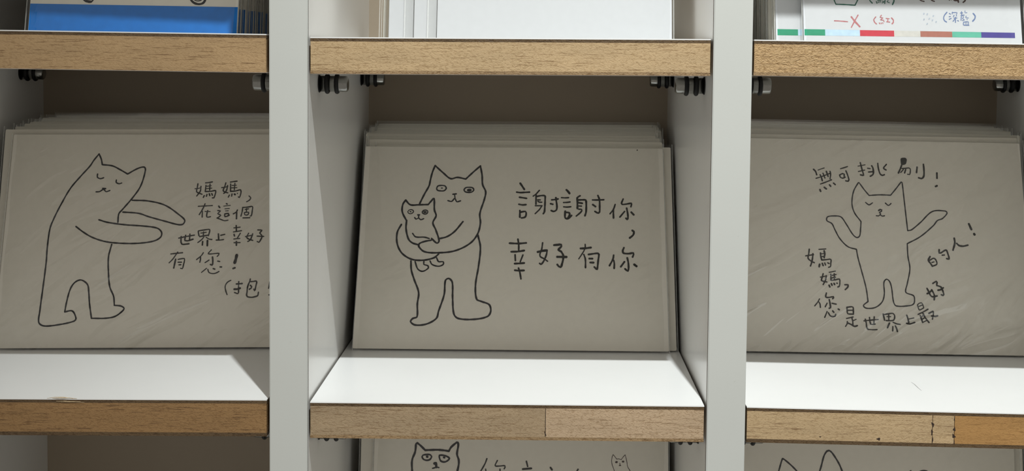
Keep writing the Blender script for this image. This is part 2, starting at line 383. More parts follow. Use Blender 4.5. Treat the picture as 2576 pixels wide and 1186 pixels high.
INK = {
 'c': {
  't': """1.04 - 3.46 85.46 4.49 83.88 5.53 82.2
0.92 - 1.77 80.68 3.53 80.44 5.73 80.58 8.13 80.74
0.92 - 3.19 77.93 5.04 77.65 6.69 77.36
0.92 - 2.97 74.18 4.72 73.86 6.46 74.02
0.92 - 3.48 70.85 3.5 69.38 3.49 67.34
0.92 - 3.67 69.93 5.31 70.34 6.23 70.39 6.6 69.8 6.53 68.24 5.9 67.26 4.35 66.95
0.72 - 13.09 81.77 11.36 79.68 9.99 78.58
0.92 - 11.45 79.28 11.41 74.36
0.92 - 11.65 78.4 13.66 78.87 15.5 78.96 15.96 78.63 15.97 76.96 15.9 74.2 15.65 70.28 15.11 69.3
0.68 - 12.21 76.63 13.59 76.6
0.72 - 12.4 75.9 12.96 75.45 14.33 75.37
0.72 s 11.14 73.47 14.44 73.5 13.17 71.43 11.09 69.26
0.92 - 19.28 76.69 20.84 76.84 22.4 77.21
0.92 - 21.3 77.89 21.49 76.22 21.86 73.27 21.59 71.31 20.22 70.51 19.03 70.99
1 - 18.74 74.62 19.75 74.33
1.12 - 26.62 82.09 27.45 81.21 28.1 80.22
0.8 - 24.14 77.92 25.98 77.83 27.63 77.95
0.8 - 25.16 75.31 26.72 75.38 28.37 75.65
0.8 - 25.25 73.01 26.9 72.89 28.73 73.1
1 - 25.98 70.67 25.89 67.44 26.72 66.67 27.99 67.27 29.09 68.45
1 - 26.26 70.08 27.9 69.9 28.18 68.73 27.26 67.07
1 - 33.33 78.99 31.95 77.89 32.04 76.31 32.02 72.19
1 - 32.41 76.75 34.61 76.83 36.08 76.78 36.4 75.96 36.31 70.47 35.75 68.41
0.92 - 32.4 75.33 34.42 75
0.76 - 32.39 73.56 34.04 73.48
0.84 - 32.75 71.8 34.13 71.72 34.21 71.03 33.3 69.85 31.46 68.18
0.91 - 39.61 76.81 42.42 76.83 45.1 76.98
0.91 - 42.25 79.22 43 76.96 43.08 72.71 43.01 70.47 42.47 69.84 41.89 69.96 40.73 70.7
1.07 - 39.71 74.31 40.98 73.32
0.76 - 50.79 74.53 49.93 72.03 48.16 69.52
0.91 - 49.81 71.53 49.83 69.29 49.87 67.31
0.86 - 54.8 77.45 53.94 75.18 54.28 74.56 56.38 74.78 58.84 75.23 58.94 74.73 58.57 73.35
0.91 - 56.46 72.59 56.98 69.11 56.94 66.88 56.7 66.5 56.01 67.24
0.86 - 55.38 70.83 53.01 67.83
1.07 - 58.74 70.42 59.88 69.13
1.02 - 59.02 60.85 59.77 60.25 59.43 58.53 57.67 56.92
1 - -1.3 53.64 3.05 53.51 6.8 53.86
0.87 - 2.72 55.81 3.16 52.89 3.2 49.97
1 - -0.43 49.21 2.72 49.34 5.87 49.89
0.87 - 1.46 47.67 1.65 44.67
0.83 - 5.3 47.6 4.07 44.17
1 - 1.34 43.11 3.6 43.24 5.95 43.47
1 - 1.49 39.72 3.26 39.53 5.9 39.66
0.87 - 3.24 40.86 3.96 38.41 4.49 35.34
0.78 - 14.9 54.04 14.43 50.49 13.57 47.99 13.87 46.75 15.75 45.73 17.33 44.5
1.22 - 12.57 49.23 14.54 49.76 16.9 50.1
0.87 - 17.1 50.2 16.81 48.02 15.66 44.9 14.2 42.82 13.51 43.33
1.13 - 20.54 52.84 22.41 53.03 23.99 53.13 24.09 52.25 22.71 50.47 23.99 49.54
1.04 - 23.99 49.54 24.98 47.68 24.98 45.61 24.4 43.13 23.81 41.47 22.83 41.88 22.14 42.8
1.26 - 22.13 46.79 26.55 46.76
1.09 - 33.54 51.23 35.75 51.34 38.55 51.75
0.65 - 35.76 53.43 35.76 51.69 34.92 49.6 32.61 45.86
0.8 - 35.08 48.13 35.8 45.81 35.86 41.34
0.94 - 37.37 48.15 40 48.58 41.97 48.8 42.45 48.29 42.1 45.35 41.74 41.91 41.48 40.54 40.19 41.73
1.05 - 37.77 46.03 39.24 46.01
1.05 - 38.25 44.02 39.8 43.99
0.87 - 49.66 47.93 49.3 45.94 47.54 42.48
0.87 - 49.62 45.25 49.92 43.71 49.8 41.13
0.98 - 54.72 51.78 54.11 50.13 54.5 49.01 57.04 48.77 59.26 49.14 59.41 48.45 58.89 47.06
0.94 - 56.26 46.61 56.71 44.29 56.82 41.2 56.46 39.74 56.06 39.99 55.1 40.93
1.02 - 54.84 44.53 53.08 42.02
1.2 - 59.63 43.2 60.67 42.35""",
  'k': """0.55 - 62.28 104.03 62.45 104.12""",
  'd': """0.9 - -46.43 74.18 -44.31 79.22 -42.15 83.79 -41.7 86.53 -40.84 90.92 -39.57 94.73 -39.57 94.73 -35.35 90.77 -31.46 87.64 -28.19 88.38 -23.92 87.5 -23.92 87.5 -20.25 91.31 -16.75 94.72 -16.75 94.72 -15.77 89.61 -15.36 84.53 -13.76 80.81 -14.23 76.98 -16.36 68.96 -15.95 64.01 -17.28 58.08 -21.02 53.16 -28.28 49.39 -36.53 48.34 -43 48.86 -45.88 51.46 -45.76 52.92 -43.23 54.12 -40.02 54.83
0.9 - -24.62 64.72 -28.62 59.45 -32.23 56.77 -36.08 55.65
0.9 - -16.99 57.6 -15.62 51.26 -16.28 41.58 -17.49 32 -16.75 24.91 -14.27 23.71 -10.61 22.15 -9.81 18.88 -11.37 16.26 -18.09 14.79 -25.32 15.18 -27.46 17.31 -28.37 25.27 -28.83 33.32 -30.54 35.21 -32.15 34.24 -32.52 27.12 -34.92 18.63 -35.86 15.08 -40.52 12.24 -45.9 11.73 -48.14 13.37 -47.14 14.97 -45.19 15.73 -45.3 22.28 -44.92 27.94 -47.41 34.57 -49 39.34 -49.4 43.96
0.9 - -55.04 62.95 -56.87 58.7 -56.57 52.82 -54.02 47.98 -49.27 44.92 -43.73 44.4 -38.27 45.71 -36.04 47.66
0.74 c -38.33 82.3 -37.72 83.63 -36.04 83.94 -34.15 83.66 -33.53 82.35 -34.52 81.13 -36.4 81.01 -37.82 81.3
0.55 - -35.98 82.53 -35.42 82.53
0.74 c -24.58 81.72 -23.77 82.84 -22.18 83.06 -20.29 82.77 -19.7 81.56 -20.88 80.44 -22.76 80.32 -24.08 80.71
1.48 - -22.42 81.54 -21.48 81.54
0.83 - -30.04 79.25 -28.46 79.46
0.65 - -29.19 79.05 -28.94 77.04
0.74 - -32.45 75.81 -30.57 75.42 -29.03 77.04 -28.03 75.25 -26.18 75.76
0.9 - -52.53 64.86 -54.91 69.6 -54.83 73.6 -53.53 75.92 -53.53 75.92 -51.07 73.43 -46.87 73.47 -42.19 73.62 -42.19 73.62 -40.6 75.73 -39.43 76.95 -38.99 70.75 -38.03 67.77 -39.47 63.99 -37.93 60.35 -36.03 54.48 -37 53.3 -39.78 55.72
0.9 - -52.54 65.15 -52.61 60.71 -51.14 55.32 -49.2 53.38 -46.39 52.43
0.74 - -49.24 58.28 -47.68 56.52 -43.32 56.37 -40.98 55.71
0.55 c -52.21 69.73 -51.6 70.63 -50.67 70.84 -49.53 70.45 -49.31 69.66 -50.02 68.85 -51.13 68.64 -51.89 69.03
0.65 - -51 69.84 -50.61 69.64
0.65 c -45.01 69.6 -44.4 70.5 -43.38 70.71 -42.33 70.22 -42.21 69.52 -42.92 68.62 -44.04 68.61 -44.8 69
1.11 - -43.89 69.61 -43.33 69.61
0.83 - -47.09 68.08 -46.34 68.09
0.65 - -48.61 66.68 -47.92 65.79 -46.64 66.4 -45.58 65.52 -44.12 66.12
0.65 - -46.7 67.69 -46.64 66.4
0.74 - -47.37 43.69 -45.82 39.85 -43.48 38.72 -40.8 40.38 -41.04 41.63 -42.99 42.28 -43.05 43.73
0.74 - -40.04 44.05 -39.05 42.32 -35.8 41.39 -33.54 42.37 -33.6 43.72 -35.89 43.8 -36.89 45.72""",
 },
 'l': {
  'd': """0.75 - -29.65 89.57 -30.31 92.24 -31.62 95.01 -31.62 95.01 -33.94 91.77 -35.54 88.91 -39.69 83.7 -44.19 77.56 -48.44 68.66 -51.04 62.13 -52.35 57.5 -52.81 48.27 -52.71 40.94 -53.19 28.22 -53.66 17.42 -53.62 12.06 -51.01 10.45 -43.55 11.13 -37.05 12.71 -36.27 13.96 -38.34 17.54 -41.85 17.11 -41.85 17.11 -41.36 21.87 -40.1 28.17 -38.14 31.34 -35.37 32.42 -32.16 30.23 -31.23 26.34 -30.44 20.93 -29.01 14.02 -29.01 14.02 -22.54 13.99 -18.16 14.78 -15.21 16.83 -13.91 18.62 -15.42 19.79 -18.65 20.16 -18.65 20.16 -19.33 24.49 -21.45 29.02 -22.55 35.38 -23.17 43.6 -22.1 49.76
0.75 - -29.65 89.57 -24.57 88.9 -20.77 87 -16.96 84.81 -16.96 84.81 -12.13 87.65 -9.15 88.32 -8.42 86.98 -10.15 78.93 -13.4 73.28 -18.39 66.73 -19.79 64.87 -19.94 60.67
0.75 - -13.74 71.59 -5.99 71.21 2.34 69.03 9.93 63.88 12.25 61.54 11.55 59.68 9.3 59.4 2.85 61.09 -5.46 63.44 -10.1 65.03 -17.86 65.7
0.75 - -29.16 61.9 -25.18 60.69 -16.95 59.46 -6.04 58.6 -0.54 57.57 1.49 55.52 1.1 53.21 -1.94 51.37 -9.08 50.28 -18.09 50.3 -25.36 51.15 -31.83 53.29 -36.56 56.07 -39.92 58.58
0.66 - -31.57 84.83 -31.54 83.21 -30.02 82.46 -28.5 82.93
0.66 - -22.21 81.78 -22.22 80.55 -20.71 79.89 -19.55 80.27
0.66 - -31.6 75.85 -29.97 75.94 -28.06 77.07 -26.79 75.94 -25.01 76.5
0.85 - -28.46 77.54 -27.18 77.45""",
  't': """0.64 - 17.56 79.82 17.32 77.39 17.13 75.84 18.49 75.07 19.83 74.58
0.64 - 19.13 78.55 18.98 76.23 18.3 75.07 17.35 73.71
0.52 - 16.3 77.3 17.79 77.49 19.17 77.87
0.64 - 21.29 80.26 22.87 80.45 24.55 80.78
0.64 - 21.54 79.03 21.34 75.93
0.56 - 23.48 79.71 23.46 76.61
0.48 - 21.85 78.55 24.09 78.84
0.48 - 21.92 77.35 24.43 77.67
0.64 - 21.53 75.93 24.06 76.02 26.38 76.41 26.48 75.63 26.06 73.7 25.73 72.73 24.99 72.74
0.64 - 20.99 73.9 20.58 72.94
0.64 - 22.27 74.48 22.04 73.51
0.72 - 23.38 74.77 23.7 73.9
0.72 - 24.59 74.86 24.91 74.09
0.64 - 31.15 80.28 30.68 78.34 30.04 76.4 31.01 75.63 32.35 75.24
0.64 - 32.06 78.92 31.79 76.98 31.2 75.63 30.39 74.95
0.52 - 29.21 77.86 30.7 78.05 32.18 78.44
0.64 - 33.38 80.67 34.87 80.9 36.55 81.15
0.64 - 33.53 79.7 33.62 76.01
0.56 - 35.57 80.08 35.46 76.78
0.52 - 34.22 78.96 36.28 79.07
0.52 - 34.09 77.75 36.62 77.85
0.64 - 33.62 76.01 36.05 76.16 38.46 76.78 38.78 76 38.58 74.26 38.09 72.91 37.61 73.2
0.64 - 33.16 74.08 32.74 73.11
0.64 - 34.44 74.65 34.31 73.59
0.88 - 35.66 74.56 35.95 74.36
0.48 - 37.05 75.04 37.05 74.84
0.6 - 42.74 73.67 43.63 72.71 43.03 71.55 41.75 70.78
0.56 - 18.4 68.51 21.84 68.69 25.2 68.88
0.64 - 21.6 69.75 20.95 67.93 19.95 65.91 19.1 64.38
0.64 - 20.5 66 20.57 63.13
0.52 - 21.81 65.91 24.24 65.9
0.64 - 23.09 66.38 22.73 64.47 22.9 63.12 24.57 63.31
0.68 - 31.97 69.83 32.36 69.6
0.44 - 30.73 68.58 33.89 68.96
0.44 - 31.36 67.23 33.5 67.42
0.44 - 31.69 66.18 33.09 66.27
0.64 - 31.41 64.54 31.56 63.3 32.58 63.49 33.67 64.06
0.64 - 31.49 64.74 33.16 64.92 33.37 64.54 32.76 63.58
0.76 - 28.3 68.59 28.8 67.91
0.6 - 27.95 66.37 29.27 66.18 28.03 64.84 29.56 64.07 28.86 63.3 27.78 62.63
0.56 - 27.78 62.63 29.68 61.96 31.58 61.29 33.15 61.57
0.64 - 37.46 66.65 36.95 65.59 35.6 64.73
0.84 - 37.16 65.3 37.21 62.33
0.64 - 39.95 67.31 39.76 65.58 39.3 63.57
0.64 - 39.93 67.89 42.44 68.08 44.67 68.36 44.74 66.92 44.33 63.66 43.87 63.66
0.64 - 40.36 62.7 43.63 62.79
0.52 - 41.19 66.93 42.86 67.21
0.56 - 41.92 67.31 41.82 65.39
0.64 - 41.08 65.39 42.94 65.48 42.63 64.23 41.13 64.24 40.9 65.2
0.65 - 9.9 52.76 13.34 53.49 17.31 54.21
0.73 - 11.02 53.49 11.1 50.67 11.6 49.75 13.38 49.75 14.97 49.96
0.73 - 13.12 54.13 12.92 51.57 14 51.39 15.23 51.66 16.8 52.2
0.73 - 15.14 54.67 15.13 51.75
0.65 - 19.08 56.03 19.55 53.93
0.65 - 19.24 56.31 22.07 56.76 24.56 56.94 24.54 55.75 24.1 53.92
0.65 - 19.94 53.47 24 54.19
0.57 - 20.46 55.21 22.94 55.57
0.61 - 21.68 55.75 21.61 53.92
0.57 - 21.91 53.19 20.92 51.92 19.21 50.55
0.57 - 23.08 53.1 24.46 52.27 25.91 52
0.84 - 21.5 51 21.45 49.36
0.84 - 23.79 51.55 23.84 48.99
0.8 - 28.88 54.73 29.14 52.17
0.65 - 30.08 54.09 31.93 54.54
0.57 - 27.97 51.75 29.84 51.75 31.53 51.98
0.65 - 37.25 58.92 37.48 56.08
0.57 - 36.23 57.73 39.17 58.09
0.54 - 36.07 55.72 39.97 56.35
0.69 - 36.43 54.53 36.71 53.71
0.65 - 39.41 55.07 38.18 52.79
0.54 - 36.42 52.24 39.27 52.51
0.57 - 36.6 50.42 39.54 50.5
0.8 - 37.74 50.96 37.83 49.14
0.65 - 43.43 55.06 42.63 53.05 43.57 52.23 45.57 51.53
0.65 - 45.41 54.78 44.95 53.14 44.31 51.68 43.27 51.04
0.54 - 41.99 53.42 45.44 54.14
0.65 - 47.83 56.7 49.81 56.51 48.8 55.14 49.73 54.22 49.96 53.13 49.31 51.67 48.65 50.57 47.83 50.94
0.57 - 47.61 53.64 50.84 53.49
0.64 - 6.64 44.97 9.65 45.31 12.15 45.56
0.57 - 9.84 45.91 8.96 44.48 7.61 42.37 6.02 40.64
0.8 - 9.02 42.36 8.76 40.56 8.39 38.15
0.61 - 10.28 42.29 11.59 42.58 13.22 42.65 13.29 41.45 12.95 39.64 12.55 37.77 11.73 37.92
0.61 - 10.29 40.93 11.92 40.93
0.61 - 10.81 39.65 11.7 39.69
0.57 - 22.15 45.57 21.27 44.14 19.09 42.19
0.64 - 20.86 43.54 20.94 42.18 20.71 40.9
0.57 - 25.93 46.93 24.48 45.04 25.97 44.93 28.03 45.15 29.73 45.15 29.55 44.42 28.92 43.74
0.77 - 26.64 43.45 26.88 41.71 26.78 39.45 25.88 39.76
0.54 - 25.09 41.94 23.24 40.67
0.61 - 29.27 41.4 30.24 41.22
0.54 - 24.06 37.88 21.81 35.94
0.57 - 24.76 37.35 25.28 36 26.49 35.4 27.97 35.36 29.27 35.84 30.13 36.36
0.7 - 27.32 37.77 28.07 37.49
0.8 - 30.6 38.57 31.2 38.54
1.44 - 38.23 44.25 37.95 42.59 37.48 40.63
0.93 - 36.85 37.8 37.65 38.11
0.56 - 36.03 32.04 34.5 31.13 33.57 29.66 33.53 28.3 33.95 26.71 34.59 25.12
0.63 - 39.87 31.46 39.89 28.73 39.97 27.14 39.97 26.01 39.71 25.56 38.12 26.13
0.8 - 38.81 30.27 40.04 30.32 41.49 30.45
1.02 - 37.93 27.72 39.27 27.77 40.59 28.22
0.7 - 45.31 32.63 45.14 31.55 44.53 30.08 44.12 28.26 44.05 26.22 43.89 24.87 44.26 24.13 46.29 23.78 48.5 24.23 49.22 24.57 49.48 26.21
0.7 - 45.59 31.38 47.05 31.49 48.16 31.66 48.46 31.2 48.15 29.38 47.71 26.89 47.28 27.69
0.78 - 45.51 29.51 46.16 28.94 45.97 28.26 45.1 27.69
0.63 - 54.75 31.29 54.27 28.12
0.73 - 54.63 24.94 54.85 24.94""",
 },
 'r': {
  'd': """0.63 c -7.34 63.88 -10.4 68.33 -11.38 72.84 -10.3 78.91 -7.7 83.42 -7.4 83.42 -5.07 80.03 -2.72 77.04 -2.72 77.04 2.77 77.45 7.95 77.35 7.95 77.35 10.93 80.85 13.61 84.15 14 83.95 14.43 77.38 14.83 70.33 15.43 59.82 15.43 59.82 17.23 60.16 21.91 63.94 28.22 69.58 34.71 69.91 35.44 68.92 32.98 66.16 30.43 65.11 28.28 62.56 21.5 56.95 14.87 53.34 14.87 53.34 14.83 47.4 15.45 41 13.75 33.62 12.83 29.5 16.37 28 16.89 26.84 16.44 24.11 14.62 23.11 7.77 22.8 6.6 24.72 5.99 31.52 5.18 34.64 3.76 35.69 2.41 34.2 2.31 28.53 1.03 24.62 -2.53 21.84 -6.94 21.48 -8.14 22.71 -5.8 24.7 -5.8 24.7 -6.45 31.3 -8.46 40.57 -9.67 45.96 -10.26 50.1 -10.26 50.1 -14.35 51.31 -18.12 55.21 -20.39 59.64 -21.75 62.61 -24.16 64.06 -23.79 65.87 -20.59 66.43 -17.14 66 -14.82 62.74 -11.6 57.32 -9.7 55.86 -8.37 56.68 -7.7 60.38
0.61 - -4.59 73.47 -2.96 72.3 -1.22 73.34
0.61 - 5.15 73.36 6.68 72.18 7.93 73.21
0.81 - 1.67 69.57 2.4 70.09 3.18 69.9 2.95 69.19
0.61 - 2.84 69.09 1.91 68.47 2.49 68.08 2.25 67.27
0.56 - 0.35 66.94 1.44 66.86 2.26 67.47 3.22 66.79 4.42 67.01""",
  'u': """0.8 - -29.71 89.69 -28.79 88.78 -28.24 87.01
0.49 - -27.45 89.35 -25.94 89.95 -24.35 90.48
0.56 - -28.67 85.14 -26.1 85.99 -21.48 87.86
0.77 - -26.5 86.96 -25.94 85.64 -25.57 84.04
0.66 - -25.07 87.79 -24.21 85.4
0.73 - -23.37 88.8 -22.6 86.24
0.66 - -21.53 88.84 -21.29 87.51 -21.69 85.01
0.63 - -26.51 82.34 -23.77 83.37 -20.93 84.58
0.87 - -26.92 79.5 -26.61 78.62
0.84 - -24.72 80.69 -23.74 79.91
0.84 - -22.08 81.98 -21.55 81.29
0.8 - -20.04 82.88 -19.25 82.18
0.59 - -16.22 90.29 -14.36 90.86 -12.76 91.43
0.7 - -16.81 86.89 -16.42 85.83 -15.47 85.45 -14.14 86.05
0.7 - -16.89 87.06 -15.37 87.81 -14.51 87.56 -14.64 86.57
0.7 - -13.64 89.27 -12.94 87.32 -12.33 84.66 -12.74 84.03 -13.96 84.19
0.73 - -6.27 93.52 -5.77 91.03 -5.19 88.55 -4.91 87.13 -5.44 87.12 -6.47 87.36
0.49 - -7.49 91.75 -3.95 92.5
0.56 - -7.44 89.04 -4.25 89.81
0.84 - -0.64 92.03 -0.16 91.15 0.04 88.83 -0.34 87.57 -1.61 86.75
0.7 - -2.72 90.74 -1.59 90.62
0.7 - -2.38 88.87 -0.44 89.09
0.73 - 2.41 93.34 2.62 90.67 3.36 88 4.37 87.31 5.44 87.69
0.73 - 6.69 92.92 5.17 90.93 6.38 90.1
0.8 f 13.96 96.05 14.99 96.5 16.5 96.45 17.04 95.77 16.79 94.23 16.49 93.37 15.12 92.75 14.09 92.81 13.88 94.51
0.83 - 14.28 92.65 13.5 90.76 12.47 88.7
0.6 - 14.35 90.95 16.37 91.16 17.88 91.36 18.49 90.86 18.32 88.82 18.02 87.96 17.03 88.11
0.6 - 14.99 90.45 13.66 88.98
0.73 - 16.16 90.47 15.56 88.76
0.9 - 21.92 91.78 21.51 89.13
0.86 - 25.18 93.29 25.28 90.66 25.09 87.59 24.44 86.39 23.75 86.07 22.44 86.44
0.96 - 31.64 89 31.53 86.45
0.96 - 30.6 82.23 31.29 82.58""",
  't': """0.72 - -33.34 49.71 -33.73 47.23 -34.1 45.25 -32.68 43.9 -31.14 43.14
0.8 - -31.65 47.47 -31.93 45.29 -32.52 42.92 -33.06 41.53
0.64 - -35.23 46.41 -31.37 47.08
0.6 - -28.61 49.7 -25.26 50
0.8 - -27.9 47.93 -27.86 46.35 -27.44 44.59
0.64 - -27.45 44.49 -25.18 44.73 -23.01 44.9 -23.09 43.09 -23.36 41.31 -24.26 41
0.84 - -26.08 49.05 -25.86 47.38 -26.22 45.69
0.52 - -27.42 47.55 -25.64 47.78
0.52 - -27.28 46.17 -25.9 46.39
0.88 - -28.57 42.4 -28.86 41.21
0.8 - -27.26 42.86 -26.87 41.8
0.72 - -26.04 43.04 -25.72 42.1
0.72 - -24.56 43.16 -23.98 42.88
0.72 - -27.04 37.81 -27.6 35.94 -28.05 34.56 -26.8 34.1 -25.44 33.83
0.72 - -25.51 36.86 -26.09 34.6 -27.25 32.53
0.52 - -28.48 36.12 -27.09 36.38 -25.51 36.86
0.56 - -24.06 38.55 -21 39.2
0.72 - -23.32 37.59 -23.34 34.75
0.68 - -23.35 34.69 -21.28 34.92 -19.21 35.31 -19.08 33.75 -19.46 31.79 -20.16 31.48
0.72 - -21.64 37.91 -21.65 35.36
0.6 - -22.75 37.11 -20.78 37.53
0.56 - -22.81 35.83 -21.03 36.25
0.92 - -24.37 32.19 -24.07 31.51
0.88 - -23.22 32.99 -22.96 32.31
0.8 - -21.94 33.21 -21.67 32.63
0.76 - -20.53 33.33 -20.41 33.25
0.76 - -16.68 32.62 -15.12 32.55 -15.37 31.47 -16.59 30.28
0.56 - -29.29 25.56 -30.42 23.76 -31.78 22.12
0.66 - -29.91 24.25 -29.22 23.29 -29.05 21.44
0.73 - -25.84 28.45 -26.24 26.5 -24.95 26.31 -22.49 26.73 -22.43 26.24 -22.94 25.75
0.83 - -24.59 25.23 -24.27 23.22 -24.18 21.36 -24.76 21.11
0.66 - -25.72 23.52 -26.68 21.8
0.7 - -23.28 23.53 -21.34 23.14
0.7 - -25.88 19.48 -27.13 16.72
0.7 - -25.26 18.92 -24.51 17.57 -23.39 17.11 -22.08 17.45 -21.75 18.23
0.8 - -23.14 19.85 -22.65 19.21
0.83 - -20.39 20.78 -19.97 20.52
0.7 - -16.21 21.74 -16.12 20.13 -15.94 18.68 -13.27 18.49
0.7 - -16.13 21.74 -13.76 22.03 -13.2 21.8 -13.13 20.5 -13.19 18.49
0.56 - -15.7 20.3 -13.51 20.34
0.63 - -16.62 16.34 -13.42 17.12
0.7 - -14.01 16.62 -13.68 15.02 -13.69 13.09
0.53 - -13.42 15.35 -12.01 16.01
0.63 - -16.28 14.9 -16.49 13.69 -17.27 12.55
0.8 - -16.07 14.18 -14.32 13.4 -12.9 12.59 -11.58 13
0.64 - -8.22 15.34 -4.51 15.79 -1.36 16.11
0.74 - -7.55 16.13 -7.17 14.27 -7.04 12.25 -6.46 11.26
0.55 - -6.46 11.26 -4.27 11.14 -2.08 11.25
0.71 - -5.47 17.02 -5.34 14.92 -5 13.76
0.61 - -5 13.73 -3.99 13.7 -2.88 13.91
0.74 - -3.18 17.29 -3.5 14.02
0.74 - 1.21 18.77 1.59 16.9 1.77 15.82
0.67 - 1.59 18.54 3.5 18.88 6.02 19.16 6.69 18.39 6.6 16.68 6.16 15.89 4.27 15.63 2.54 15.68
0.48 - 2.95 17.55 4.84 17.58
0.74 - 3.86 18.34 3.81 15.85
0.8 - 4.05 14.46 2.99 12.27
0.67 - 5.87 14.88 7.48 14.21 9.19 13.93
0.74 - 5.6 12.78 5.42 10.76
0.77 - 6.87 13.11 7.43 11.72 7.67 10.49
0.8 - 12.66 18.34 13.12 16.79 13.41 14.93
0.58 - 13.74 16.65 15.97 17.15
0.74 - 12.36 14.52 13.92 14.24 16.32 15.01
0.55 - 18.14 23.35 18.46 22.19 18.87 21.02 19.99 21.43 21.05 22.07
0.51 - 18.15 23.51 19.06 24.31 20.02 24.53 20.55 24.18 21.06 22.23
0.55 - 18.49 22.62 20.51 23.47
0.64 - 18.19 18.9 20.86 20.2 23.14 21.49
0.74 - 19.18 18.3 19.71 16.59 20.16 15.05
0.51 - 20.16 15.05 22.03 16.01
0.77 - 20.58 19.41 21.63 17.25 23.23 15.1
0.51 - 19.61 17.68 20.6 18.48
0.51 - 20.02 16.6 21.16 17.24
0.74 - 23.41 19.46 25.45 20.51
0.67 - 25.6 20.44 25.61 19.34 25.29 17.93 24.98 16.68
0.8 - 24.68 18.24 26.56 18.08 27.6 18.41
0.88 - 25.68 47.15 24.77 45.41 25.71 43.81 26.55 42.45
0.7 - 26.55 42.45 28.8 43.52 28.36 45.7 27.36 46.38 25.58 45.42
0.6 - 26.43 44.29 27.48 44.58
0.84 - 30.39 50.64 30.29 49.02 31.1 49.1 33.73 50.54 34.44 49.05 34.95 46.17 33.81 46.31
0.74 - 31.72 47.96 32.77 48.09
0.93 - 38.15 56.42 38.31 54.21 37.2 50.6
0.88 - 39.26 53.88 40.35 52.86 42.41 52.62 44.64 53.17
1.07 - 45.89 63.72 46.91 61.01
1.21 - 48.15 58.75 48.31 58.47
0.82 - 23.26 31.53 24.13 29.72 24.7 28.3 25.57 27.56 27.95 27.97
0.82 - 25.51 30.92 26.33 29.24 26.7 27.95 26.42 26.12
0.82 - 23.17 28.99 24.12 29.46 25.5 30.66
0.82 - 26.3 34.06 28 35.07 28.36 34.62 28.13 33.05 29.03 32.81 30.06 32.43
0.82 - 30.06 32.43 30.64 31.27 31.07 29.85 31.26 28.68 30.91 28.28 30.08 28.59
0.85 - 28.58 30.78 30.11 31.13 31.21 32""",
 },
 't': {
  'green': """0.54 - -35.25 21.36 -35.12 20.14 -34.42 18.31 -34.42 18.31 -30.14 18.18 -25.7 17.92 -25.7 17.92 -24.44 20.42 -24.07 21.47
0.57 - -19.45 21.51 -18.82 20.12 -17.86 19
0.46 - -15.98 19.71 -15.68 18.93
0.39 - -15.37 20.33 -13.78 20.43
0.32 - -15.23 19.72 -15.08 19.2
0.32 - -14.72 19.81 -14.57 19.38
0.32 - -14.13 19.9 -13.98 19.47
0.43 - -11.91 21.06 -12.16 18.79
0.36 - -13.29 20 -12.29 19.66 -13.32 19.13
0.39 - -10.59 20.2 -11.12 19.67 -10.04 19.25
0.61 - -8.11 21.62 -7.87 20.23 -8.65 18.39""",
  'red': """0.5 - -35.32 10.47 -33.23 10.4 -29.38 10.09
0.78 - -27.55 12.37 -26.03 10.3 -23.93 7.85
0.54 - -24.51 13.27 -26.02 10.64 -27.71 7.5
0.5 - -16.49 12.48 -17.46 11.08 -17.16 10.04 -16.27 9.18
0.46 - -13.86 13.28 -14.57 12.32 -13.24 12.07 -14.45 11.02 -12.94 10.95 -12.8 10.25
0.39 - -15 9.71 -14.68 9.19
0.36 - -14.16 9.68 -13.93 9.24
0.36 - -13.49 9.81 -13.25 9.38
0.39 - -11.82 11.83 -10.4 11.7
0.43 - -10.99 11.7 -11.13 10.27
0.43 - -11.63 10.23 -10.21 10.1
0.61 - -9.3 12.02 -8.5 10.99 -8.63 9.95 -9.15 9.33""",
  'brown': """0.54 - 3 21.73 4.45 20.35 5.78 20.01
0.54 - 8.03 21.78 9.32 20.53 10.48 20.09
0.46 - 17.08 21.52 17.3 20.64
0.43 - 18.1 21.7 18.14 20.83
0.61 - 19.45 21.89 19.39 20.67 21.23 20.6
0.68 - 21.21 21.91 21.37 19.81
0.39 - 20.1 21.37 20.77 21.38
0.64 - 24.9 21.94 24.42 20.54 23.54 19.75""",
  'navy': """0.5 - 15.95 14.97 14.71 13.48 14.32 12.08 14.77 10.87 15.58 10.36
0.43 - 17.02 14.46 17.5 14.11
0.43 - 16.86 12.89 17.45 12.98
0.43 - 16.81 11.67 17.75 12.12
0.39 - 18.38 15.08 18.26 14.21
0.39 - 18.37 14.82 20.55 14.84 20.35 14.23
0.36 - 19.16 13.69 18.78 12.82
0.36 - 20.09 13.88 20.26 13.22
0.39 - 19.01 12.22 20.35 12.32
0.43 - 19.7 12.66 19.59 10.22
0.39 - 19.5 11.96 18.52 10.73
0.43 - 20.55 11.1 21.04 10.93
0.43 - 22.05 14.68 23.06 14.78
0.46 - 22.58 15.29 22.61 14.16
0.39 - 24.19 15.66 24.15 14.75 24.99 14.88
0.39 - 22.25 13.64 23.76 13.74
0.46 - 22.45 13.55 22.18 11.29
0.36 - 23 13.56 23.46 12.69 22.77 12.17 23.82 11.48 22.8 11.12
0.39 - 24.57 13.23 24.37 12.53 25.54 12.37
0.36 - 24.93 11.84 24.97 11.58
0.46 - 23.36 10.44 23.13 9.13 25.63 8.98
0.39 - 23.44 10.44 25.45 10.54 25.3 9.07
0.25 - 24.1 10.27 24.05 9.23
0.25 - 24.77 10.28 24.72 9.23
0.64 - 27.85 14.51 28.73 13.27 28.54 12.22 27.47 10.91""",
